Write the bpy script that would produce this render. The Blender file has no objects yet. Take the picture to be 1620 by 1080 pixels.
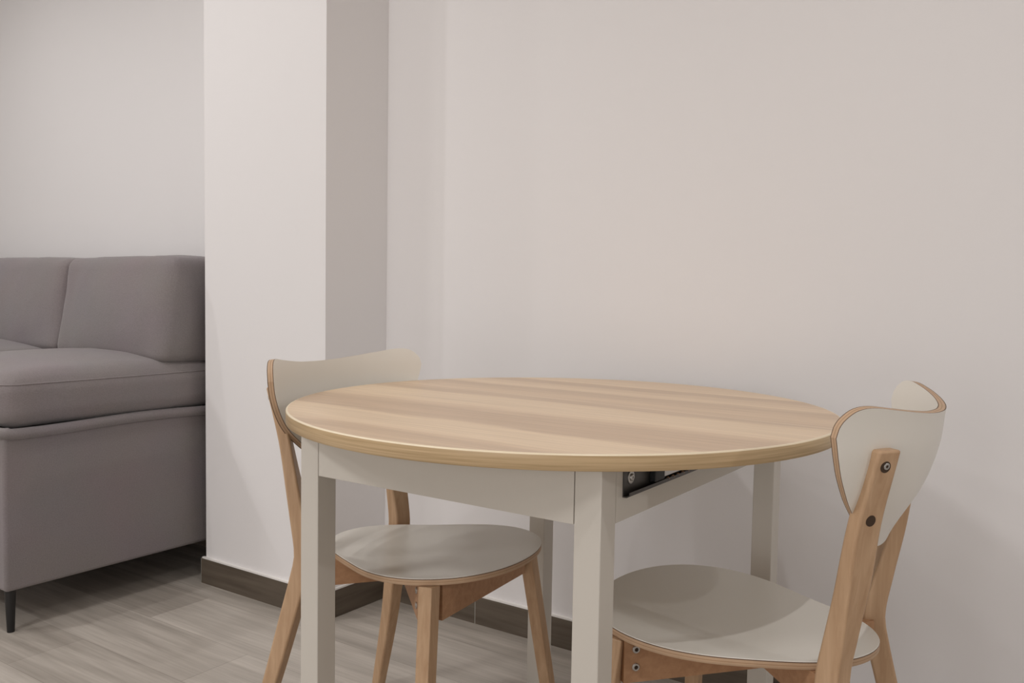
import bpy, bmesh, math, random
from mathutils import Vector, Matrix, noise

random.seed(4)
S = bpy.context.scene
COL = S.collection
PI = math.pi

# ------------------------------------------------------------------ helpers
def link(o, parent=None):
    COL.objects.link(o)
    if parent is not None:
        o.parent = parent
    return o

def mesh_obj(name, verts, faces, mats, parent=None, fmat=None, smooth=False, sharp=35, bevel=0.0, bseg=2):
    me = bpy.data.meshes.new(name)
    me.from_pydata([tuple(v) for v in verts], [], faces)
    for m in (mats if isinstance(mats, (list, tuple)) else [mats]):
        me.materials.append(m)
    if fmat:
        me.polygons.foreach_set('material_index', fmat)
    bm = bmesh.new(); bm.from_mesh(me)
    bmesh.ops.recalc_face_normals(bm, faces=bm.faces)
    bm.to_mesh(me); bm.free()
    if smooth:
        me.polygons.foreach_set('use_smooth', [True] * len(me.polygons))
        me.set_sharp_from_angle(angle=math.radians(sharp))
    me.update()
    o = bpy.data.objects.new(name, me)
    if bevel > 0:
        md = o.modifiers.new('bevel', 'BEVEL')
        md.width = bevel; md.segments = bseg; md.limit_method = 'ANGLE'
        md.angle_limit = math.radians(40); md.harden_normals = False
    return link(o, parent)

def box(x0, x1, y0, y1, z0, z1):
    v = [(x0, y0, z0), (x1, y0, z0), (x1, y1, z0), (x0, y1, z0),
         (x0, y0, z1), (x1, y0, z1), (x1, y1, z1), (x0, y1, z1)]
    f = [(0, 3, 2, 1), (4, 5, 6, 7), (0, 1, 5, 4), (1, 2, 6, 5), (2, 3, 7, 6), (3, 0, 4, 7)]
    return v, f

def lerp_table(t, tab):
    if t <= tab[0][0]:
        return tab[0][1]
    for (a, va), (b, vb) in zip(tab, tab[1:]):
        if t <= b:
            return va + (vb - va) * (t - a) / (b - a)
    return tab[-1][1]

def smooth_table(t, tab):
    """monotone-ish cubic (Catmull-Rom) through the table"""
    if t <= tab[0][0]:
        return tab[0][1]
    n = len(tab)
    for i in range(n - 1):
        a, va = tab[i]; b, vb = tab[i + 1]
        if t <= b:
            u = (t - a) / (b - a)
            ma = (vb - (tab[i - 1][1] if i else va)) / (b - (tab[i - 1][0] if i else a)) * (b - a)
            mb = ((tab[i + 2][1] if i + 2 < n else vb) - va) / ((tab[i + 2][0] if i + 2 < n else b) - a) * (b - a)
            return ((2*u**3 - 3*u*u + 1) * va + (u**3 - 2*u*u + u) * ma + (-2*u**3 + 3*u*u) * vb + (u**3 - u*u) * mb)
    return tab[-1][1]

def sweep_rect(sections):
    """sections: list of four-corner loops"""
    v = []; f = []
    for s in sections:
        v += s
    n = len(sections)
    for i in range(n - 1):
        for k in range(4):
            a = i * 4 + k; b = i * 4 + (k + 1) % 4
            f.append((a, b, b + 4, a + 4))
    f.append((3, 2, 1, 0)); b = (n - 1) * 4
    f.append((b, b + 1, b + 2, b + 3))
    return v, f

def lathe(profile, n=32, cx=0, cy=0, cap=True):
    v = []; f = []
    for r, z in profile:
        for k in range(n):
            a = 2 * PI * k / n
            v.append((cx + r * math.cos(a), cy + r * math.sin(a), z))
    for i in range(len(profile) - 1):
        for k in range(n):
            a = i * n + k; b = i * n + (k + 1) % n
            f.append((a, b, b + n, a + n))
    if cap:
        f.append(tuple(range(n - 1, -1, -1)))
        f.append(tuple((len(profile) - 1) * n + k for k in range(n)))
    return v, f

def empty(name, loc, rz=0.0):
    o = bpy.data.objects.new(name, None)
    o.empty_display_size = 0.1
    o.location = loc; o.rotation_euler = (0, 0, rz)
    return link(o)

def tag(o, label, cat, group=None):
    o['label'] = label; o['category'] = cat
    if group: o['group'] = group

def struct(o):
    o['kind'] = 'structure'
    return o

# ------------------------------------------------------------------ materials
def new_mat(name):
    m = bpy.data.materials.new(name); m.use_nodes = True
    nt = m.node_tree
    return m, nt, nt.nodes['Principled BSDF']

def N(nt, t, **kw):
    n = nt.nodes.new(t)
    for k, v in kw.items():
        setattr(n, k, v)
    return n

def srgb(r, g, b):
    def c(x):
        x /= 255.0
        return x / 12.92 if x <= 0.04045 else ((x + 0.055) / 1.055) ** 2.4
    return (c(r), c(g), c(b), 1)

def plain(name, col, rough=0.5, spec=0.5, metal=0.0, bump=0.0, bscale=200.0, vary=0.03, vscale=6.0, coat=0.0):
    m, nt, b = new_mat(name)
    b.inputs['Roughness'].default_value = rough
    b.inputs['Specular IOR Level'].default_value = spec
    b.inputs['Metallic'].default_value = metal
    b.inputs['Coat Weight'].default_value = coat
    tc = N(nt, 'ShaderNodeTexCoord')
    nz = N(nt, 'ShaderNodeTexNoise'); nz.inputs['Scale'].default_value = vscale; nz.inputs['Detail'].default_value = 3
    nt.links.new(tc.outputs['Object'], nz.inputs['Vector'])
    mx = N(nt, 'ShaderNodeMix', data_type='RGBA')
    mx.inputs[6].default_value = tuple(c * (1 - vary) for c in col[:3]) + (1,)
    mx.inputs[7].default_value = tuple(min(1, c * (1 + vary)) for c in col[:3]) + (1,)
    nt.links.new(nz.outputs['Fac'], mx.inputs[0])
    nt.links.new(mx.outputs[2], b.inputs['Base Color'])
    if bump > 0:
        n2 = N(nt, 'ShaderNodeTexNoise'); n2.inputs['Scale'].default_value = bscale; n2.inputs['Detail'].default_value = 4
        nt.links.new(tc.outputs['Object'], n2.inputs['Vector'])
        bp = N(nt, 'ShaderNodeBump'); bp.inputs['Strength'].default_value = bump; bp.inputs['Distance'].default_value = 0.002
        nt.links.new(n2.outputs['Fac'], bp.inputs['Height'])
        nt.links.new(bp.outputs['Normal'], b.inputs['Normal'])
    return m

def wood(name, c_light, c_dark, axis='Z', stretch=14.0, scale=9.0, rough=0.5, spec=0.35):
    m, nt, b = new_mat(name)
    b.inputs['Roughness'].default_value = rough
    b.inputs['Specular IOR Level'].default_value = spec
    tc = N(nt, 'ShaderNodeTexCoord')
    mp = N(nt, 'ShaderNodeMapping')
    sc = {'X': (1, stretch, stretch), 'Y': (stretch, 1, stretch), 'Z': (stretch, stretch, 1)}[axis]
    mp.inputs['Scale'].default_value = sc
    nt.links.new(tc.outputs['Object'], mp.inputs['Vector'])
    nz = N(nt, 'ShaderNodeTexNoise'); nz.inputs['Scale'].default_value = scale
    nz.inputs['Detail'].default_value = 6; nz.inputs['Roughness'].default_value = 0.6
    nz.inputs['Distortion'].default_value = 0.4
    nt.links.new(mp.outputs['Vector'], nz.inputs['Vector'])
    cr = N(nt, 'ShaderNodeValToRGB')
    cr.color_ramp.elements[0].position = 0.28; cr.color_ramp.elements[0].color = c_dark
    cr.color_ramp.elements[1].position = 0.7; cr.color_ramp.elements[1].color = c_light
    nt.links.new(nz.outputs['Fac'], cr.inputs['Fac'])
    nt.links.new(cr.outputs['Color'], b.inputs['Base Color'])
    bp = N(nt, 'ShaderNodeBump'); bp.inputs['Strength'].default_value = 0.08; bp.inputs['Distance'].default_value = 0.001
    nt.links.new(nz.outputs['Fac'], bp.inputs['Height'])
    nt.links.new(bp.outputs['Normal'], b.inputs['Normal'])
    return m

M = {}
M['wall'] = plain('wall_paint', (0.86, 0.835, 0.825, 1), 0.75, 0.25, bump=0.05, bscale=260, vary=0.012, vscale=1.3)
M['ceiling'] = plain('ceiling_paint', (0.88, 0.865, 0.85, 1), 0.9, 0.2, vary=0.01)
M['caulk'] = plain('caulk', (0.95, 0.92, 0.88, 1), 0.4, 0.4, vary=0.02, vscale=30)
M['white_leg'] = plain('cream_white_lacquer', (0.64, 0.60, 0.535, 1), 0.42, 0.4, vary=0.015, vscale=8)
M['laminate'] = plain('white_laminate', (0.83, 0.795, 0.72, 1), 0.33, 0.5, vary=0.012, vscale=5)
M['beech'] = wood('beech', (0.60, 0.405, 0.25, 1), (0.47, 0.295, 0.17, 1), 'Z', 12, 7, rough=0.45)
M['beech_rail'] = wood('beech_rail', (0.52, 0.30, 0.165, 1), (0.41, 0.22, 0.115, 1), 'X', 12, 7, rough=0.5)
M['ply_light'] = plain('ply_light', (0.56, 0.385, 0.25, 1), 0.55, 0.3, vary=0.1, vscale=40)
M['ply_mid'] = plain('ply_mid', (0.42, 0.26, 0.15, 1), 0.55, 0.3, vary=0.1, vscale=40)
M['ply_dark'] = plain('ply_dark', (0.13, 0.075, 0.045, 1), 0.6, 0.3, vary=0.1, vscale=40)
M['dark_hole'] = plain('dark_hole', (0.07, 0.045, 0.03, 1), 0.8, 0.2)
M['steel'] = plain('steel', (0.55, 0.54, 0.52, 1), 0.35, 0.5, metal=0.9, vary=0.05, vscale=60)
M['dark_steel'] = plain('dark_steel', (0.085, 0.08, 0.075, 1), 0.42, 0.5, metal=0.55, vary=0.2, vscale=40)
M['black_plastic'] = plain('black_plastic', (0.012, 0.012, 0.012, 1), 0.5, 0.4)
M['black_leg'] = plain('black_lacquer', (0.012, 0.011, 0.011, 1), 0.4, 0.45)
M['underside'] = plain('chipboard', (0.55, 0.45, 0.33, 1), 0.7, 0.2, vary=0.15, vscale=200)

def fabric():
    m, nt, b = new_mat('grey_fabric')
    b.inputs['Roughness'].default_value = 0.95
    b.inputs['Specular IOR Level'].default_value = 0.15
    b.inputs['Sheen Weight'].default_value = 0.25
    tc = N(nt, 'ShaderNodeTexCoord')
    n1 = N(nt, 'ShaderNodeTexNoise'); n1.inputs['Scale'].default_value = 260; n1.inputs['Detail'].default_value = 3
    n2 = N(nt, 'ShaderNodeTexNoise'); n2.inputs['Scale'].default_value = 5; n2.inputs['Detail'].default_value = 3
    for n in (n1, n2):
        nt.links.new(tc.outputs['Object'], n.inputs['Vector'])
    mx = N(nt, 'ShaderNodeMix', data_type='RGBA')
    mx.inputs[6].default_value = (0.205, 0.179, 0.178, 1)
    mx.inputs[7].default_value = (0.285, 0.253, 0.252, 1)
    nt.links.new(n1.outputs['Fac'], mx.inputs[0])
    m2 = N(nt, 'ShaderNodeMix', data_type='RGBA', blend_type='MULTIPLY')
    m2.inputs[0].default_value = 0.12
    nt.links.new(mx.outputs[2], m2.inputs[6]); nt.links.new(n2.outputs['Color'], m2.inputs[7])
    nt.links.new(m2.outputs[2], b.inputs['Base Color'])
    bp = N(nt, 'ShaderNodeBump'); bp.inputs['Strength'].default_value = 0.35; bp.inputs['Distance'].default_value = 0.002
    nt.links.new(n1.outputs['Fac'], bp.inputs['Height'])
    nt.links.new(bp.outputs['Normal'], b.inputs['Normal'])
    return m
M['fabric'] = fabric()

def table_wood():
    """striped light oak laminate, grain along X"""
    m, nt, b = new_mat('oak_laminate_top')
    b.inputs['Roughness'].default_value = 0.36
    b.inputs['Specular IOR Level'].default_value = 0.5
    tc = N(nt, 'ShaderNodeTexCoord')
    sep = N(nt, 'ShaderNodeSeparateXYZ'); nt.links.new(tc.outputs['Object'], sep.inputs[0])
    # wandering of the stripes along the grain
    mp = N(nt, 'ShaderNodeMapping'); mp.inputs['Scale'].default_value = (1.6, 7.0, 1)
    nt.links.new(tc.outputs['Object'], mp.inputs['Vector'])
    nz = N(nt, 'ShaderNodeTexNoise'); nz.inputs['Scale'].default_value = 1.7; nz.inputs['Detail'].default_value = 2
    nt.links.new(mp.outputs['Vector'], nz.inputs['Vector'])
    mw = N(nt, 'ShaderNodeMath', operation='MULTIPLY_ADD')
    nt.links.new(nz.outputs['Fac'], mw.inputs[0]); mw.inputs[1].default_value = 0.05; mw.inputs[2].default_value = -0.025
    # fine ragged edge
    mp3 = N(nt, 'ShaderNodeMapping'); mp3.inputs['Scale'].default_value = (5.0, 90.0, 1)
    nt.links.new(tc.outputs['Object'], mp3.inputs['Vector'])
    n3 = N(nt, 'ShaderNodeTexNoise'); n3.inputs['Scale'].default_value = 2.2; n3.inputs['Detail'].default_value = 5
    nt.links.new(mp3.outputs['Vector'], n3.inputs['Vector'])
    mr = N(nt, 'ShaderNodeMath', operation='MULTIPLY_ADD')
    nt.links.new(n3.outputs['Fac'], mr.inputs[0]); mr.inputs[1].default_value = 0.03; mr.inputs[2].default_value = -0.015
    a1 = N(nt, 'ShaderNodeMath', operation='ADD'); nt.links.new(sep.outputs['Y'], a1.inputs[0]); nt.links.new(mw.outputs[0], a1.inputs[1])
    a2 = N(nt, 'ShaderNodeMath', operation='ADD'); nt.links.new(a1.outputs[0], a2.inputs[0]); nt.links.new(mr.outputs[0], a2.inputs[1])
    mrn = N(nt, 'ShaderNodeMapRange'); mrn.inputs[1].default_value = -0.5; mrn.inputs[2].default_value = 0.5
    nt.links.new(a2.outputs[0], mrn.inputs[0])
    cr = N(nt, 'ShaderNodeValToRGB'); r = cr.color_ramp
    L = (0.85, 0.655, 0.45, 1); D = (0.66, 0.48, 0.325, 1); MID = (0.77, 0.575, 0.39, 1)
    stops = [(-0.5, MID), (-0.44, D), (-0.42, MID), (-0.40, L), (-0.30, L), (-0.288, D), (-0.17, D), (-0.135, MID), (-0.115, L),
             (0.0, L), (0.02, D), (0.10, MID), (0.19, D), (0.22, L), (0.285, MID), (0.31, D), (0.345, D), (0.36, L), (0.44, MID)]
    def pos(y): return y + 0.5
    r.elements[0].position = 0; r.elements[0].color = stops[0][1]
    r.elements[1].position = pos(stops[1][0]); r.elements[1].color = stops[1][1]
    for y, c in stops[2:]:
        e = r.elements.new(pos(y)); e.color = c
    nt.links.new(mrn.outputs[0], cr.inputs['Fac'])
    # fine grain
    mp2 = N(nt, 'ShaderNodeMapping'); mp2.inputs['Scale'].default_value = (3.0, 140.0, 1)
    nt.links.new(tc.outputs['Object'], mp2.inputs['Vector'])
    n2 = N(nt, 'ShaderNodeTexNoise'); n2.inputs['Scale'].default_value = 2.0; n2.inputs['Detail'].default_value = 6
    nt.links.new(mp2.outputs['Vector'], n2.inputs['Vector'])
    c2 = N(nt, 'ShaderNodeValToRGB')
    c2.color_ramp.elements[0].position = 0.3; c2.color_ramp.elements[0].color = (0.78, 0.75, 0.72, 1)
    c2.color_ramp.elements[1].position = 0.62; c2.color_ramp.elements[1].color = (1.0, 1.0, 1.0, 1)
    nt.links.new(n2.outputs['Fac'], c2.inputs['Fac'])
    mx = N(nt, 'ShaderNodeMix', data_type='RGBA', blend_type='MULTIPLY'); mx.inputs[0].default_value = 0.8
    nt.links.new(cr.outputs['Color'], mx.inputs[6]); nt.links.new(c2.outputs['Color'], mx.inputs[7])
    # pale vein in the laminate print, crossing the whole top
    dv = N(nt, 'ShaderNodeMath', operation='MULTIPLY_ADD')
    nt.links.new(sep.outputs['X'], dv.inputs[0]); dv.inputs[1].default_value = 0.0555; dv.inputs[2].default_value = -0.0611
    dv2 = N(nt, 'ShaderNodeMath', operation='ADD'); nt.links.new(dv.outputs[0], dv2.inputs[0]); nt.links.new(sep.outputs['Y'], dv2.inputs[1])
    mv = N(nt, 'ShaderNodeMath', operation='MULTIPLY_ADD')
    nt.links.new(nz.outputs['Fac'], mv.inputs[0]); mv.inputs[1].default_value = 0.012; mv.inputs[2].default_value = -0.006
    dv3 = N(nt, 'ShaderNodeMath', operation='ADD'); nt.links.new(dv2.outputs[0], dv3.inputs[0]); nt.links.new(mv.outputs[0], dv3.inputs[1])
    ab = N(nt, 'ShaderNodeMath', operation='ABSOLUTE'); nt.links.new(dv3.outputs[0], ab.inputs[0])
    lt = N(nt, 'ShaderNodeMath', operation='LESS_THAN'); nt.links.new(ab.outputs[0], lt.inputs[0]); lt.inputs[1].default_value = 0.0022
    hv = N(nt, 'ShaderNodeMath', operation='MULTIPLY'); nt.links.new(lt.outputs[0], hv.inputs[0]); hv.inputs[1].default_value = 0.8
    mx2 = N(nt, 'ShaderNodeMix', data_type='RGBA')
    mx2.inputs[7].default_value = (0.80, 0.63, 0.46, 1)
    nt.links.new(hv.outputs[0], mx2.inputs[0]); nt.links.new(mx.outputs[2], mx2.inputs[6])
    nt.links.new(mx2.outputs[2], b.inputs['Base Color'])
    return m
M['table_top'] = table_wood()

def band_mat():
    m, nt, b = new_mat('oak_edge_band')
    b.inputs['Roughness'].default_value = 0.33
    tc = N(nt, 'ShaderNodeTexCoord')
    mp = N(nt, 'ShaderNodeMapping'); mp.inputs['Scale'].default_value = (4, 4, 220)
    nt.links.new(tc.outputs['Object'], mp.inputs['Vector'])
    nz = N(nt, 'ShaderNodeTexNoise'); nz.inputs['Scale'].default_value = 1.6; nz.inputs['Detail'].default_value = 5
    nt.links.new(mp.outputs['Vector'], nz.inputs['Vector'])
    cr = N(nt, 'ShaderNodeValToRGB')
    cr.color_ramp.elements[0].position = 0.3; cr.color_ramp.elements[0].color = (0.47, 0.325, 0.17, 1)
    cr.color_ramp.elements[1].position = 0.7; cr.color_ramp.elements[1].color = (0.66, 0.485, 0.285, 1)
    nt.links.new(nz.outputs['Fac'], cr.inputs['Fac'])
    nt.links.new(cr.outputs['Color'], b.inputs['Base Color'])
    return m
M['band'] = band_mat()
M['band_highlight'] = plain('painted_band_highlight', (0.90, 0.77, 0.56, 1), 0.3, 0.5, vary=0.04, vscale=12)  # edge highlight painted as a paler colour on the band's rounded top

def floor_mat():
    m, nt, b = new_mat('wood_look_tile')
    b.inputs['Roughness'].default_value = 0.42
    b.inputs['Specular IOR Level'].default_value = 0.4
    tc = N(nt, 'ShaderNodeTexCoord')
    mp = N(nt, 'ShaderNodeMapping'); mp.inputs['Location'].default_value = (0.985 + 2.4, -0.062 + 4.0, 0)
    nt.links.new(tc.outputs['Object'], mp.inputs['Vector'])
    br = N(nt, 'ShaderNodeTexBrick')
    br.offset = 0.36; br.offset_frequency = 2; br.squash = 1
    br.inputs['Scale'].default_value = 1.0
    br.inputs['Brick Width'].default_value = 1.2; br.inputs['Row Height'].default_value = 0.2
    br.inputs['Mortar Size'].default_value = 0.0012; br.inputs['Mortar Smooth'].default_value = 0.3
    br.inputs['Color1'].default_value = (0.40, 0.36, 0.315, 1)
    br.inputs['Color2'].default_value = (0.54, 0.495, 0.44, 1)
    br.inputs['Mortar'].default_value = (0.36, 0.32, 0.28, 1)
    br.inputs['Bias'].default_value = 0.0
    nt.links.new(mp.outputs['Vector'], br.inputs['Vector'])
    def streak(sx, sy, sc, lo, hi, c0, c1, off):
        q = N(nt, 'ShaderNodeMapping'); q.inputs['Scale'].default_value = (sx, sy, 1); q.inputs['Location'].default_value = (off, off * 2, 0)
        nt.links.new(tc.outputs['Object'], q.inputs['Vector'])
        z = N(nt, 'ShaderNodeTexNoise'); z.inputs['Scale'].default_value = sc; z.inputs['Detail'].default_value = 5
        z.inputs['Distortion'].default_value = 0.3
        nt.links.new(q.outputs['Vector'], z.inputs['Vector'])
        c = N(nt, 'ShaderNodeValToRGB')
        c.color_ramp.elements[0].position = lo; c.color_ramp.elements[0].color = c0
        c.color_ramp.elements[1].position = hi; c.color_ramp.elements[1].color = c1
        nt.links.new(z.outputs['Fac'], c.inputs['Fac'])
        return c
    s1 = streak(1.2, 16, 1.6, 0.32, 0.68, (0.80, 0.79, 0.78, 1), (1.12, 1.12, 1.12, 1), 0)
    s2 = streak(2.2, 60, 2.0, 0.35, 0.65, (0.9, 0.89, 0.88, 1), (1.05, 1.05, 1.05, 1), 3.3)
    x1 = N(nt, 'ShaderNodeMix', data_type='RGBA', blend_type='MULTIPLY'); x1.inputs[0].default_value = 1
    nt.links.new(br.outputs['Color'], x1.inputs[6]); nt.links.new(s1.outputs['Color'], x1.inputs[7])
    x2 = N(nt, 'ShaderNodeMix', data_type='RGBA', blend_type='MULTIPLY'); x2.inputs[0].default_value = 0.8
    nt.links.new(x1.outputs[2], x2.inputs[6]); nt.links.new(s2.outputs['Color'], x2.inputs[7])
    nt.links.new(x2.outputs[2], b.inputs['Base Color'])
    return m
M['floor'] = floor_mat()

def base_mat():
    m, nt, b = new_mat('brown_tile_skirting')
    b.inputs['Roughness'].default_value = 0.5
    tc = N(nt, 'ShaderNodeTexCoord')
    mp = N(nt, 'ShaderNodeMapping'); mp.inputs['Scale'].default_value = (1.5, 1.5, 30)
    nt.links.new(tc.outputs['Object'], mp.inputs['Vector'])
    nz = N(nt, 'ShaderNodeTexNoise'); nz.inputs['Scale'].default_value = 1.8; nz.inputs['Detail'].default_value = 4
    nt.links.new(mp.outputs['Vector'], nz.inputs['Vector'])
    cr = N(nt, 'ShaderNodeValToRGB')
    cr.color_ramp.elements[0].position = 0.3; cr.color_ramp.elements[0].color = (0.082, 0.062, 0.044, 1)
    cr.color_ramp.elements[1].position = 0.7; cr.color_ramp.elements[1].color = (0.15, 0.12, 0.09, 1)
    nt.links.new(nz.outputs['Fac'], cr.inputs['Fac'])
    nt.links.new(cr.outputs['Color'], b.inputs['Base Color'])
    return m
M['skirting'] = base_mat()
M['skirting_light'] = plain('skirting_cut_edge', (0.36, 0.34, 0.30, 1), 0.6, 0.3)

# ------------------------------------------------------------------ room shell (X along the wall to the right, Y into the wall)
YB = 0.600          # back wall face
YC = 0.348          # column front face
XC0, XC1 = -1.545, -1.002
XL, XR, YF, H = -6.4, 5.6, -4.6, 2.55
T = 0.15
def slab(name, b, mat):
    v, f = box(*b)
    return struct(mesh_obj(name, v, f, mat))
slab('floor', (XL - T, XR + T, YF - T, YB + T, -0.1, 0.0), M['floor'])
slab('ceiling', (XL - T, XR + T, YF - T, YB + T, H, H + 0.1), M['ceiling'])
slab('wall_back', (XL - T, XR + T, YB, YB + T, 0, H), M['wall'])
slab('wall_column', (XC0, XC1, YC, YB, 0, H), M['wall'])
slab('wall_left', (XL - T, XL, YF, YB, 0, H), M['wall'])
slab('wall_right', (XR, XR + T, YF, YB, 0, H), M['wall'])
slab('wall_front', (XL - T, XR + T, YF - T, YF, 0, H), M['wall'])
HB = 0.080; TB = 0.011
slab('baseboard_column', (XC0 - TB, XC1 + TB, YC - TB, YC, 0, HB), M['skirting'])
slab('baseboard_return', (XC1, XC1 + TB, YC, YB - TB, 0, HB), M['skirting'])
slab('baseboard_left', (XL, XC0, YB - TB, YB, 0, HB), M['skirting'])
slab('baseboard_back', (XC1, -0.6415, YB - TB, YB, 0, HB), M['skirting'])
slab('baseboard_right', (-0.6385, XR, YB - TB, YB, 0, HB), M['skirting'])
slab('trim_1', (-0.6415, -0.6385, YB - TB + 0.0005, YB, 0, HB), M['skirting_light'])
# pale sealant line along the top of the skirting
def caulk(name, x0, x1, y0, y1):
    v, f = box(x0, x1, y0, y1, HB, HB + 0.005)
    return struct(mesh_obj(name, v, f, M['caulk']))
caulk('trim_2', XC0 - TB + 0.002, XC1 + TB - 0.002, YC - TB + 0.002, YC)
caulk('trim_3', XC1, XR, YB - TB + 0.002, YB)
caulk('trim_4', XC1, XC1 + TB - 0.002, YC, YB - TB)
# pale cut edge of the skirting end by the sofa
v, f = box(XC0 - TB - 0.0015, XC0 - TB, YC - TB, YC, 0, HB)
struct(mesh_obj('trim_5', v, f, M['skirting_light']))

# ------------------------------------------------------------------ table
TH = 0.75; TT = 0.0232; R = 0.5
CX, CY = -0.005, -0.003
A, AV, W = 0.2935, 0.3807, 0.042
ZAP = 0.644
table = empty('dining_table', (0, 0, 0))
tag(table, 'round oak-topped dining table with four square cream legs in front of the wall', 'table')

def tabletop():
    n = 160; e = 0.0018
    prof = [(R - 0.0006 - e, TH), (R - 0.0006, TH - e), (R - 0.0006, TH - TT + 0.0006), (R - 0.002, TH - TT)]
    # top disc & underside
    v, f = [], []
    pr = [(R - 0.0034, TH), (R - 0.0034, TH - TT)]
    for r, z in pr:
        for k in range(n):
            a = 2 * PI * k / n; v.append((CX + r * math.cos(a), CY + r * math.sin(a), z))
    f.append(tuple(range(n))); f.append(tuple(range(2 * n - 1, n - 1, -1)))
    for k in range(n):
        f.append((k, (k + 1) % n, n + (k + 1) % n, n + k))
    mesh_obj('tabletop', v, f, [M['table_top'], M['underside']], table, fmat=[0, 1] + [1] * n)
    # edge band : thin ring with eased edges
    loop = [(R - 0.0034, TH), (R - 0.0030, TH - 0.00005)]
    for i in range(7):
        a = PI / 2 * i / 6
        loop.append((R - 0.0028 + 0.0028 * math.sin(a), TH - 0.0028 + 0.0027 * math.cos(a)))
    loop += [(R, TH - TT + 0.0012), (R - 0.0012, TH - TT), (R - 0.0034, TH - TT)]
    v, f = [], []
    m = len(loop)
    for k in range(n):
        a = 2 * PI * k / n
        for r, z in loop:
            v.append((CX + r * math.cos(a), CY + r * math.sin(a), z))
    for k in range(n):
        k2 = (k + 1) % n
        for j in range(m):
            j2 = (j + 1) % m
            f.append((k * m + j, k2 * m + j, k2 * m + j2, k * m + j2))
    o = mesh_obj('edge_band', v, f, [M['band'], M['band_highlight']], table, fmat=[1 if j < 7 else 0 for k in range(n) for j in range(m)], smooth=True, sharp=60)
    o['label'] = 'oak edge band round the tabletop'
tabletop()
for sx in (-1, 1):
    for sy in (-1, 1):
        x0, x1 = sorted((sx * A, sx * (A - W))); y0, y1 = sorted((sy * AV, sy * (AV - W)))
        v, f = box(x0, x1, y0, y1, 0, TH - TT)
        mesh_obj('leg', v, f, M['white_leg'], table, bevel=0.0015)
g = 0.0012
for sy in (-1, 1):
    y0, y1 = sorted((sy * (AV - 0.0004), sy * (AV - 0.02)))
    v, f = box(-A + W + g, A - W - g, y0, y1, ZAP, TH - TT)
    mesh_obj('apron', v, f, M['white_leg'], table, bevel=0.0008)
for sx in (-1, 1):
    x0, x1 = sorted((sx * A, sx * (A - 0.02)))
    v, f = box(x0, x1, -AV + W, AV - W, ZAP, TH - TT)
    mesh_obj('apron', v, f, M['white_leg'], table)
# dark ball-bearing runner screwed to the right-hand apron (and its twin on the left)
def runner(sx):
    zb, zt = 0.677, 0.7245
    y0, y1 = -0.320, 0.31
    d = 0.012; t = 0.0016
    # C section in (x, z), opening outwards, lips rounded
    pts = [(0, zt), (d * 0.55, zt), (d, zt - 0.003), (d, zt - 0.008), (d - t, zt - 0.008), (d - t, zt - 0.0035), (d * 0.5, zt - t), (t, zt - t),
           (t, zb + t), (d * 0.5, zb + t), (d - t, zb + 0.0035), (d - t, zb + 0.008), (d, zb + 0.008), (d, zb + 0.003), (d * 0.55, zb), (0, zb)]
    v, f = [], []
    n = len(pts)
    for y in (y0, y1):
        for x, z in pts:
            v.append((sx * (A + x), y, z))
    for k in range(n):
        f.append((k, (k + 1) % n, n + (k + 1) % n, n + k))
    f.append((0, 1, 2, 3, 4, 5, 6, 7)); f.append((8, 9, 10, 11, 12, 13, 14, 15)); f.append((0, 7, 8, 15))
    f.append((n + 7, n + 6, n + 5, n + 4, n + 3, n + 2, n + 1, n)); f.append((n + 15, n + 14, n + 13, n + 12, n + 11, n + 10, n + 9, n + 8)); f.append((n + 15, n + 8, n + 7, n))
    r = mesh_obj('slide_runner', v, f, M['dark_steel'], table, smooth=True, sharp=30)
    r['label'] = 'dark steel extension slide on the apron'
    # inner telescopic rail
    v, f = box(A + t, A + 0.009, -0.205, 0.30, zb + 0.0105, zt - 0.0085)
    v = [(sx * x, y, z) for x, y, z in v]
    mesh_obj('inner_rail', v, f, M['steel'], r, bevel=0.001)
    v, f = box(A + t, A + 0.0115, -0.238, -0.206, zb + 0.0088, zt - 0.0085)
    v = [(sx * x, y, z) for x, y, z in v]
    mesh_obj('ball_cage', v, f, M['black_plastic'], r, bevel=0.001)
    # ball row on the lower lip
    v, f = [], []
    for i in range(9):
        cy = -0.19 + i * 0.018
        b = len(v)
        vv, ff = lathe([(0.0004, -0.003), (0.0022, -0.002), (0.003, 0), (0.0022, 0.002), (0.0004, 0.003)], 10)
        v += [(sx * (A + 0.0095) + x, cy + y, zb + 0.0062 + z) for x, y, z in vv]; f += [tuple(b + k for k in q) for q in ff]
    mesh_obj('ball_row', v, f, M['beech_rail'], r, smooth=True)
    # pan-head screw with washer
    prof = [(0.0095, 0.0), (0.0095, 0.0010), (0.0088, 0.0013), (0.0066, 0.0013), (0.0064, 0.0011), (0.0052, 0.0011), (0.0050, 0.0026), (0.0038, 0.0036), (0.0018, 0.0036), (0.0016, 0.0022), (0.0001, 0.0022)]
    vv, ff = lathe(prof, 24)
    v = [(sx * (A + t + z), -0.2985 + x, 0.7025 + y) for x, y, z in vv]
    mesh_obj('screw', v, ff, M['steel'], r, smooth=True, sharp=30)
runner(1)
runner(-1)

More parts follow.
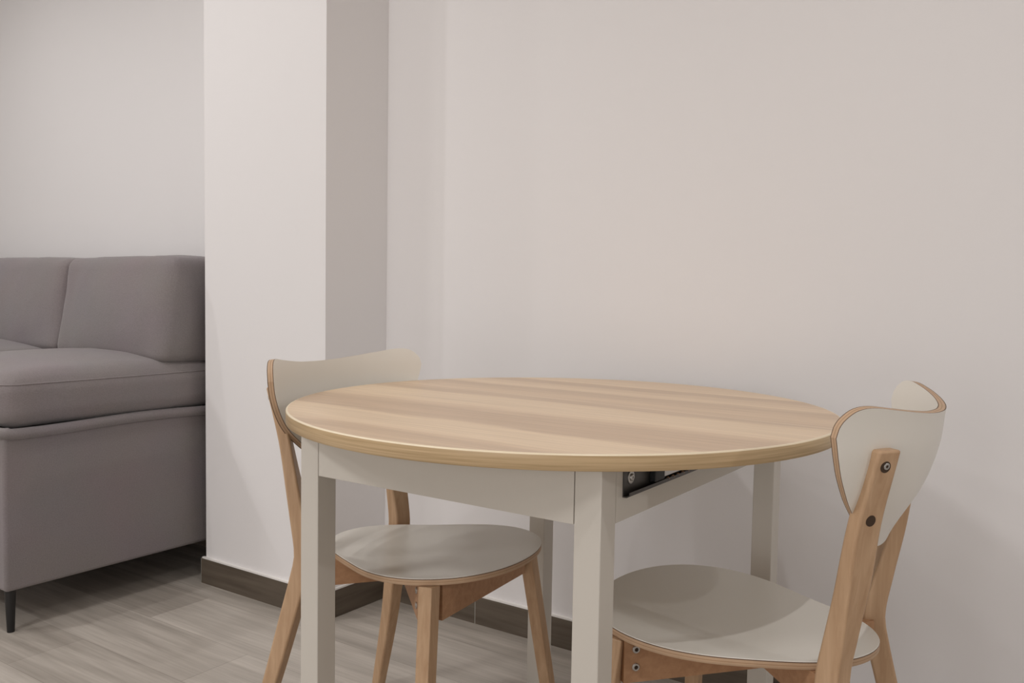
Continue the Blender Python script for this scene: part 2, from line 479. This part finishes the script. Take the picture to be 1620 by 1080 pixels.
# ------------------------------------------------------------------ chairs (local +x = front)
def seat_r(a):
    return 0.2055 + 0.0281 * math.cos(a) + 0.016 * math.cos(2 * a) - 0.0154 * math.cos(3 * a) - 0.0009 * math.cos(4 * a)
def seat_z(x, y):
    return 0.446 + 0.0256 * x + 0.2137 * (y * y - 0.02) + 0.2225 * (x * x - 0.02)
SEAT_T = 0.0125
RB = 0.318
XBACK = [(0.40, -0.185), (0.50, -0.192), (0.60, -0.2105), (0.69, -0.2575), (0.75, -0.2765), (0.80, -0.2825), (0.84, -0.289)]
def back_x(y, z):
    return smooth_table(z, XBACK) + y * y / (2 * RB)
BT = 0.0115
TOPZ = [(0.0, 0.803), (0.0628, 0.8052), (0.1151, 0.8102), (0.1675, 0.8172), (0.2041, 0.822), (0.224, 0.8195), (0.2365, 0.811), (0.2444, 0.799), (0.247, 0.785)]
BOTZ = [(0.0, 0.602), (0.0314, 0.603), (0.0628, 0.6071), (0.0942, 0.6165), (0.1256, 0.6329), (0.157, 0.6545), (0.1989, 0.6895), (0.225, 0.7244), (0.2397, 0.7563), (0.247, 0.785)]
# rear leg / post : centre of its back face, turn of the section, width and depth by height
P_X = [(0.0, -0.288), (0.2, -0.238), (0.32, -0.213), (0.40, -0.196), (0.44, -0.190), (0.50, -0.197), (0.573, -0.207), (0.665, -0.2185), (0.765, -0.2405), (0.80, -0.248)]
P_Y = [(0.0, 0.217), (0.2, 0.192), (0.32, 0.175), (0.40, 0.164), (0.44, 0.160), (0.50, 0.1635), (0.573, 0.170), (0.665, 0.180), (0.765, 0.1905), (0.80, 0.193)]
P_A = [(0.0, 10), (0.30, 14), (0.44, 17), (0.52, 24), (0.60, 33), (0.70, 38), (0.80, 40)]
P_W = [(0.0, 0.025), (0.2, 0.031), (0.44, 0.038), (0.52, 0.041), (0.60, 0.044), (0.68, 0.040), (0.80, 0.034)]
P_T = [(0.0, 0.024), (0.2, 0.031), (0.40, 0.036), (0.47, 0.033), (0.57, 0.026), (0.65, 0.0225), (0.80, 0.022)]
ZTOP = 0.768

def make_post(sg, parent):
    secs = []
    n = 44
    for i in range(n + 1):
        z = ZTOP * i / n
        x, y = smooth_table(z, P_X), smooth_table(z, P_Y)
        a = math.radians(smooth_table(z, P_A)); w = smooth_table(z, P_W); t = smooth_table(z, P_T)
        tx, ty = math.sin(a), math.cos(a)          # along the back face, outwards
        nx, ny = math.cos(a), -math.sin(a)         # into the chair
        c = []
        for u, d in ((-w / 2, 0), (w / 2, 0), (w / 2, t), (-w / 2, t)):
            c.append((x + tx * u + nx * d, sg * (y + ty * u + ny * d), z))
        secs.append(c)
    v, f = sweep_rect(secs)
    o = mesh_obj('leg', v, f, M['beech'], parent, smooth=True, sharp=40, bevel=0.004, bseg=3)
    o['label'] = 'tall rear leg running up behind the backrest'
    return o

def make_chair():
    root = empty('dining_chair', (0, 0, 0))
    # --- seat : rings from the centre, top / four edge strips / underside
    n = 96; rings = 10
    v, f, fm = [], [], []
    def ring(fr, dz, inset=0.0):
        out = []
        for k in range(n):
            a = 2 * PI * k / n
            r = seat_r(a) * fr - inset
            x, y = r * math.cos(a), r * math.sin(a)
            out.append((x, y, seat_z(x, y) - dz))
        return out
    v.append((0, 0, seat_z(0, 0)))
    for i in range(1, rings + 1):
        v += ring(i / rings, 0.0, 0.0008 if i == rings else 0)
    for k in range(n):
        f.append((0, 1 + k, 1 + (k + 1) % n)); fm.append(0)
    for i in range(1, rings):
        for k in range(n):
            a = 1 + (i - 1) * n + k; b = 1 + (i - 1) * n + (k + 1) % n
            f.append((a, a + n, b + n, b)); fm.append(0)
    base = 1 + (rings - 1) * n
    for dz, mi in ((0.0009, 0), (0.0024, 2), (0.0062, 1), (0.0074, 3), (0.0118, 1), (SEAT_T, 1)):
        b2 = len(v)
        v += ring(1.0, dz, 0.0008 if dz == SEAT_T else 0.0)
        for k in range(n):
            f.append((base + k, b2 + k, b2 + (k + 1) % n, base + (k + 1) % n)); fm.append(mi)
        base = b2
    for i in range(rings - 1, 0, -1):
        b2 = len(v)
        v += ring(i / rings, SEAT_T)
        for k in range(n):
            f.append((base + k, b2 + k, b2 + (k + 1) % n, base + (k + 1) % n)); fm.append(1)
        base = b2
    c = len(v); v.append((0, 0, seat_z(0, 0) - SEAT_T))
    for k in range(n):
        f.append((base + k, c, base + (k + 1) % n)); fm.append(1)
    s = mesh_obj('seat', v, f, [M['laminate'], M['ply_light'], M['ply_dark'], M['ply_mid']], root, fmat=fm, smooth=True, sharp=50)
    s['label'] = 'white laminated plywood seat'
    # --- backrest : bent plywood shield with white faces
    NCOL, NROW = 72, 22
    v, f, fm = [], [], []
    lay = [0.0, 0.0014, 0.0052, 0.0066, 0.0102, BT]
    lmat = [2, 1, 3, 1, 2]
    def pt(y, z, d):
        sl = y / RB; dx = (back_x(y, z + 0.005) - back_x(y, z - 0.005)) / 0.01
        nrm = Vector((1.0, -sl, -dx)).normalized()
        p = Vector((back_x(y, z), y, z)) + nrm * d
        return tuple(p)
    ys = [-0.247 * math.cos(PI * i / NCOL) for i in range(NCOL + 1)]
    def zz(y, j):
        a = abs(y)
        zb = smooth_table(a, BOTZ); zt = smooth_table(a, TOPZ)
        return zb + (zt - zb) * j / NROW
    for side, d in ((0, 0.0), (1, BT)):
        b = len(v)
        for y in ys:
            for j in range(NROW + 1):
                v.append(pt(y, zz(y, j), d))
        for i in range(NCOL):
            for j in range(NROW):
                q = (b + i * (NROW + 1) + j, b + (i + 1) * (NROW + 1) + j, b + (i + 1) * (NROW + 1) + j + 1, b + i * (NROW + 1) + j + 1)
                f.append(q); fm.append(0)
    outline = [(ys[i], zz(ys[i], 0)) for i in range(NCOL + 1)] + [(ys[i], zz(ys[i], NROW)) for i in range(NCOL - 1, 0, -1)]
    m = len(outline)
    for li in range(5):
        b = len(v)
        for d in (lay[li], lay[li + 1]):
            for y, z in outline:
                v.append(pt(y, z, d))
        for k in range(m):
            f.append((b + k, b + (k + 1) % m, b + m + (k + 1) % m, b + m + k)); fm.append(lmat[li])
    bk = mesh_obj('backrest', v, f, [M['laminate'], M['ply_light'], M['ply_dark'], M['ply_mid']], root, fmat=fm)
    me = bk.data
    bm = bmesh.new(); bm.from_mesh(me)
    bmesh.ops.remove_doubles(bm, verts=bm.verts, dist=0.00005)
    bmesh.ops.dissolve_degenerate(bm, dist=0.00002, edges=bm.edges)
    bmesh.ops.recalc_face_normals(bm, faces=bm.faces)
    bm.to_mesh(me); bm.free()
    me.polygons.foreach_set('use_smooth', [True] * len(me.polygons))
    me.set_sharp_from_angle(angle=math.radians(50))
    bk['label'] = 'curved white plywood backrest with bare wood edge'
    # --- rear legs with the screws that hold the backrest
    for sg in (-1, 1):
        lg = make_post(sg, root)
        for zc, head in ((0.746, True), (0.672, False)):
            x, yc = smooth_table(zc, P_X), smooth_table(zc, P_Y)
            a = math.radians(smooth_table(zc, P_A))
            off = 0.002
            x += math.sin(a) * off; yc += math.cos(a) * off
            dxdz = (smooth_table(zc + 0.01, P_X) - smooth_table(zc - 0.01, P_X)) / 0.02
            nrm = Vector((-math.cos(a), sg * math.sin(a), dxdz * math.cos(a))).normalized()
            q = nrm.to_track_quat('Z', 'Y')
            vv, ff = lathe([(0.0078, -0.003), (0.0078, 0.0006), (0.0001, 0.0006)], 24)
            sc = mesh_obj('screw_hole', [Vector((x, sg * yc, zc)) + q @ Vector(p) for p in vv], ff, M['dark_hole'], lg)
            if head:
                vv, ff = lathe([(0.0046, 0.0), (0.0046, 0.0012), (0.0038, 0.0018), (0.0022, 0.0018), (0.0020, 0.0010), (0.0001, 0.0010)], 18)
                mesh_obj('screw', [Vector((x, sg * yc, zc)) + q @ (Vector(p) + Vector((0.0012, 0.0010, 0))) for p in vv], ff,
                         [M['steel'], M['dark_hole']], sc, smooth=True, fmat=[0] * 72 + [1] * 18 + [0, 1])
    # --- front legs
    for sg in (-1, 1):
        secs = []
        for t in [i / 8 for i in range(9)]:
            z = 0.431 * (1 - t)
            cx = 0.138 + 0.036 * t; cy = 0.182 + 0.078 * t
            hx = 0.0142 - 0.0015 * t; hy = 0.0142 - 0.0015 * t
            secs.append([(cx - hx, sg * (cy - hy), z), (cx + hx, sg * (cy - hy), z), (cx + hx, sg * (cy + hy), z), (cx - hx, sg * (cy + hy), z)])
        secs[0] = [(x, y, seat_z(x, y) - SEAT_T - 0.0008) for x, y, z in secs[0]]
        v, f = sweep_rect(secs)
        mesh_obj('leg', v, f, M['beech'], root, bevel=0.002)
    # --- crossed rails under the seat, front leg to opposite rear leg
    for sg in (-1, 1):
        p0 = Vector((0.128, sg * 0.184)); p1 = Vector((-0.172, -sg * 0.142))
        d = (p1 - p0).normalized(); nn = Vector((d.y, -d.x))
        if nn.x > 0: nn = -nn                       # towards the back of the chair
        secs = []
        for i in range(25):
            c = p0.lerp(p1, i / 24)
            o, q = c + nn * 0.010, c - nn * 0.010
            zb = 0.372
            secs.append([(q.x, q.y, zb), (o.x, o.y, zb), (o.x, o.y, seat_z(o.x, o.y) - SEAT_T - 0.0004), (q.x, q.y, seat_z(q.x, q.y) - SEAT_T - 0.0004)])
        v, f = sweep_rect(secs)
        rl = mesh_obj('cross_rail', v, f, M['beech_rail'], root, smooth=True, sharp=30)
        for z in (0.4235, 0.396):
            c = p0 + d * 0.019 + nn * 0.010
            q = Vector((nn.x, nn.y, 0)).to_track_quat('Z', 'Y')
            vv, ff = lathe([(0.0062, 0.0), (0.0062, 0.0016), (0.0052, 0.0026), (0.0032, 0.0026), (0.0030, 0.0012), (0.0001, 0.0012)], 20)
            mesh_obj('screw', [Vector((c.x, c.y, z)) + q @ Vector(p) for p in vv], ff, [M['steel'], M['dark_hole']], rl, smooth=True,
                     fmat=[0] * 80 + [1] * 20 + [0, 1])
    # --- front rail
    secs = []
    for i in range(17):
        y = -0.158 + 0.316 * i / 16
        zb = 0.370
        secs.append([(0.130, y, zb), (0.150, y, zb), (0.150, y, seat_z(0.15, y) - SEAT_T - 0.0004), (0.130, y, seat_z(0.13, y) - SEAT_T - 0.0004)])
    v, f = sweep_rect(secs)
    mesh_obj('front_rail', v, f, M['beech_rail'], root, smooth=True, sharp=30)
    return root

def copy_tree(o, parent=None):
    c = o.copy(); COL.objects.link(c)
    if parent is not None:
        c.parent = parent
    for ch in list(o.children):
        copy_tree(ch, c)
    return c

chair = make_chair()
chair2 = copy_tree(chair)
chair.location = (-0.2855, -0.0620, 0); chair.rotation_euler = (0, 0, 0.100)
chair2.location = (0.3725, -0.0434, 0); chair2.rotation_euler = (0, 0, 3.1946)
tag(chair, 'white and beech plywood chair facing right at the table end by the sofa', 'chair', 'plywood dining chairs')
tag(chair2, 'white and beech plywood chair at right, its screwed backrest towards the viewer', 'chair', 'plywood dining chairs')

# ------------------------------------------------------------------ sofa
def cushion(name, x0, x1, y0, y1, z0, z1, r, parent, puff=(0, 0, 0, 0), n=26, seed=0, wr=0.004, shear=None):
    """rounded box with bulging faces; puff = (x, y, top, bottom)"""
    cx, cy, cz = (x0 + x1) / 2, (y0 + y1) / 2, (z0 + z1) / 2
    hx, hy, hz = (x1 - x0) / 2, (y1 - y0) / 2, (z1 - z0) / 2
    bm = bmesh.new()
    bmesh.ops.create_cube(bm, size=2.0)
    bmesh.ops.subdivide_edges(bm, edges=bm.edges[:], cuts=n, use_grid_fill=True)
    for vv in bm.verts:
        u = Vector(vv.co)
        # cluster towards the rims
        q = Vector([math.copysign(abs(c) ** 0.8, c) if abs(c) > 1e-6 else 0 for c in u])
        p = Vector((q.x * hx, q.y * hy, q.z * hz))
        rr = min(r, hx * .98, hy * .98, hz * .98)
        inner = Vector((max(-hx + rr, min(hx - rr, p.x)), max(-hy + rr, min(hy - rr, p.y)), max(-hz + rr, min(hz - rr, p.z))))
        d = p - inner
        if d.length > 1e-9:
            p = inner + d.normalized() * rr
        fx, fy, fz = p.x / hx, p.y / hy, p.z / hz
        bx = (1 - fy * fy) * (1 - fz * fz); by = (1 - fx * fx) * (1 - fz * fz); bz = (1 - fx * fx) * (1 - fy * fy)
        p.x += math.copysign(puff[0] * bx * min(1, abs(fx)) ** 3, fx)
        p.y += math.copysign(puff[1] * by * min(1, abs(fy)) ** 3, fy)
        if fz > 0: p.z += puff[2] * max(0, bz) ** 0.7 * min(1, fz * 1.2)
        else: p.z -= puff[3] * max(0, bz) * min(1, -fz)
        w = noise.noise_vector(Vector((p.x * 5 + seed, p.y * 5, p.z * 5)))
        w2 = noise.noise_vector(Vector((p.x * 14 + seed, p.y * 14, p.z * 10)))
        p += w * wr + w2 * (wr * 0.35)
        if shear:
            p = shear(p, hx, hy, hz)
        vv.co = p + Vector((cx, cy, cz))
    me = bpy.data.meshes.new(name); bm.to_mesh(me); bm.free()
    me.materials.append(M['fabric'])
    me.polygons.foreach_set('use_smooth', [True] * len(me.polygons))
    return link(bpy.data.objects.new(name, me), parent)

sofa = empty('sofa', (0, 0, 0))
tag(sofa, 'grey fabric sofa with loose cushions and black tapered legs, left of the column', 'sofa')
SX0, SX1 = -3.62, -1.600
SY0, SY1 = -0.250, 0.575
def soft_box(name, b, r, parent):
    v, f = box(*b)
    return mesh_obj(name, v, f, M['fabric'], parent, smooth=True, sharp=80, bevel=r, bseg=4)
soft_box('base', (SX0, SX1, SY0, SY1, 0.118, 0.548), 0.010, sofa)
# fabric roll (welt) round the top of the base
def tube_path(pts, rx, rz, n=10, closed=False):
    v, f = [], []
    m = len(pts)
    for i, p in enumerate(pts):
        a = Vector(pts[max(0, i - 1)]); b = Vector(pts[min(m - 1, i + 1)])
        t = (b - a).normalized(); side = t.cross(Vector((0, 0, 1))).normalized()
        for k in range(n):
            an = 2 * PI * k / n
            q = Vector(p) + side * (rx * math.cos(an)) + Vector((0, 0, 1)) * (rz * math.sin(an))
            v.append(tuple(q))
    for i in range(m - 1):
        for k in range(n):
            a = i * n + k; b = i * n + (k + 1) % n
            f.append((a, b, b + n, a + n))
    f.append(tuple(range(n - 1, -1, -1))); f.append(tuple((m - 1) * n + k for k in range(n)))
    return v, f
pts = [(SX0, SY0 + 0.0, 0.552)]
for i in range(21): pts.append((SX0 + (SX1 - 0.02 - SX0) * i / 20, SY0 + 0.001, 0.553))
for i in range(1, 8):
    a = -PI / 2 + PI / 2 * i / 8
    pts.append((SX1 - 0.02 + 0.02 * math.cos(a), SY0 + 0.02 + 0.02 * math.sin(a), 0.553))
for i in range(21):
    y = SY0 + 0.02 + (SY1 - SY0 - 0.02) * i / 20
    pts.append((SX1 + 0.001, y, 0.553 + 0.004 * math.sin(y * 9)))
v, f = tube_path(pts, 0.015, 0.0155)
w = mesh_obj('welt', v, f, M['fabric'], sofa, smooth=True, sharp=80)
w['label'] = 'rolled fabric welt under the seat cushion'
# seat cushions
def seat_cushion(x0, x1, seed):
    return cushion('seat_cushion', x0, x1, SY0 - 0.006, 0.44, 0.560, 0.712, 0.055, sofa, (0.008, 0.012, 0.035, 0.0), seed=seed)
sc1 = seat_cushion(-2.262, -1.588, 1.0)
sc2 = seat_cushion(-2.944, -2.272, 7.0)
sc3 = seat_cushion(-3.61, -2.954, 13.0)
def seam(o, z, r=0.0024):
    bm = bmesh.new(); bm.from_mesh(o.data)
    g = bmesh.ops.bisect_plane(bm, geom=bm.verts[:] + bm.edges[:] + bm.faces[:], plane_co=(0, 0, z), plane_no=(0, 0, 1))
    ed = [e for e in g['geom_cut'] if isinstance(e, bmesh.types.BMEdge)]
    nb = {}
    for e in ed:
        a, b = e.verts
        nb.setdefault(a, []).append(b); nb.setdefault(b, []).append(a)
    st = ed[0].verts[0]; path = [st]; prev = None; cur = st
    while True:
        nx = [q for q in nb[cur] if q is not prev]
        if not nx or nx[0] is st: break
        prev, cur = cur, nx[0]; path.append(cur)
    pts = [tuple(q.co) for q in path]; pts.append(pts[0])
    bm.free()
    v, f = tube_path(pts, r, r, n=8)
    mesh_obj('piping', v, f, M['fabric'], o, smooth=True, sharp=80)
for c_ in (sc1, sc2, sc3):
    seam(c_, 0.683)
# back cushions leaning on the back frame
def lean(p, hx, hy, hz):
    t = (p.z + hz) / (2 * hz)
    return Vector((p.x, p.y + 0.055 * t, p.z))
for x0, x1, sd in ((-2.222, -1.606, 3.0), (-2.90, -2.230, 9.0), (-3.58, -2.91, 15.0)):
    cushion('back_cushion', x0, x1, 0.222, 0.445, 0.712, 1.046, 0.03, sofa, (0.012, 0.03, 0.008, 0.0), seed=sd, shear=lean, wr=0.007)
soft_box('back_frame', (SX0, SX1 - 0.01, 0.47, SY1, 0.548, 0.90), 0.03, sofa)
for lx in (SX1 - 0.022, (SX0 + SX1) / 2, SX0 + 0.03):
    for ly in (SY0 + 0.022, SY1 - 0.04):
        vv, ff = lathe([(0.0095, 0.0), (0.0098, 0.003), (0.0145, 0.118)], 20)
        mesh_obj('leg', [(lx + x, ly + y, z) for x, y, z in vv], ff, M['black_leg'], sofa, smooth=True, sharp=50)

# ------------------------------------------------------------------ light : ceiling downlights and added fill lamps
def downlight_and_fill(x, y, power, r=0.045, col=(1.0, 0.985, 0.985), spread=180):
    l = bpy.data.lights.new('downlight_and_fill', 'AREA')
    l.shape = 'DISK'; l.size = 2 * r; l.energy = power; l.color = col; l.spread = math.radians(spread)
    o = bpy.data.objects.new('downlight_and_fill', l)
    o.location = (x, y, H - 0.01)
    COL.objects.link(o)
for x, y, p, r, sp in ((-1.00, -0.50, 3.2, .022, 165), (-1.80, -0.55, 5.0, .022, 165), (-2.9, -0.55, 8.4, .03, 170), (0.86, -0.77, 6.2, .022, 170), (4.2, -0.8, 27, .06, 180),  # far-right lamp is an added fill, unseen
                   (-3.0, -2.6, 22, .25, 180), (-1.0, -2.6, 27, .28, 180)):  # both rear lamps are added, unseen, for soft fill
    downlight_and_fill(x, y, p, r=r, spread=sp)
# soft fill panel added behind the viewer; the wall has no opening
def rear_fill(loc, rot, sx, sy, p):
    l = bpy.data.lights.new('rear_fill', 'AREA'); l.shape = 'RECTANGLE'; l.size = sx; l.size_y = sy
    l.energy = p; l.color = (1.0, 0.99, 1.0)
    o = bpy.data.objects.new('rear_fill', l); o.location = loc; o.rotation_euler = rot
    COL.objects.link(o)
rear_fill((0.9, -4.55, 1.08), (PI / 2, 0, 0), 2.6, 2.0, 32)

wd = bpy.data.worlds.new('world'); S.world = wd; wd.use_nodes = True
wd.node_tree.nodes['Background'].inputs[0].default_value = (0.9, 0.9, 0.92, 1)
wd.node_tree.nodes['Background'].inputs[1].default_value = 0.1

# ------------------------------------------------------------------ camera
fpx, pitch, roll, yaw = 1405.6, 0.06059, 0.01629, 0.60385
fw = Vector((-math.sin(yaw) * math.cos(pitch), math.cos(yaw) * math.cos(pitch), -math.sin(pitch)))
rt = Vector((math.cos(yaw), math.sin(yaw), 0))
dn = fw.cross(rt)
r2 = rt * math.cos(roll) - dn * math.sin(roll)
d2 = rt * math.sin(roll) + dn * math.cos(roll)
mat = Matrix((r2, -d2, -fw)).transposed().to_4x4()
mat.translation = Vector((0.861, -1.421, 0.9676))
cam = bpy.data.cameras.new('camera')
cam.sensor_fit = 'HORIZONTAL'; cam.sensor_width = 36.0; cam.lens = 36.0 * fpx / 1620.0
cam.clip_start = 0.05
co = bpy.data.objects.new('camera', cam); COL.objects.link(co)
co.matrix_world = mat
S.camera = co

vs = S.view_settings
vs.view_transform = 'Standard'; vs.look = 'None'; vs.gamma = 1.0; vs.use_curve_mapping = False
vs.exposure = 0.0
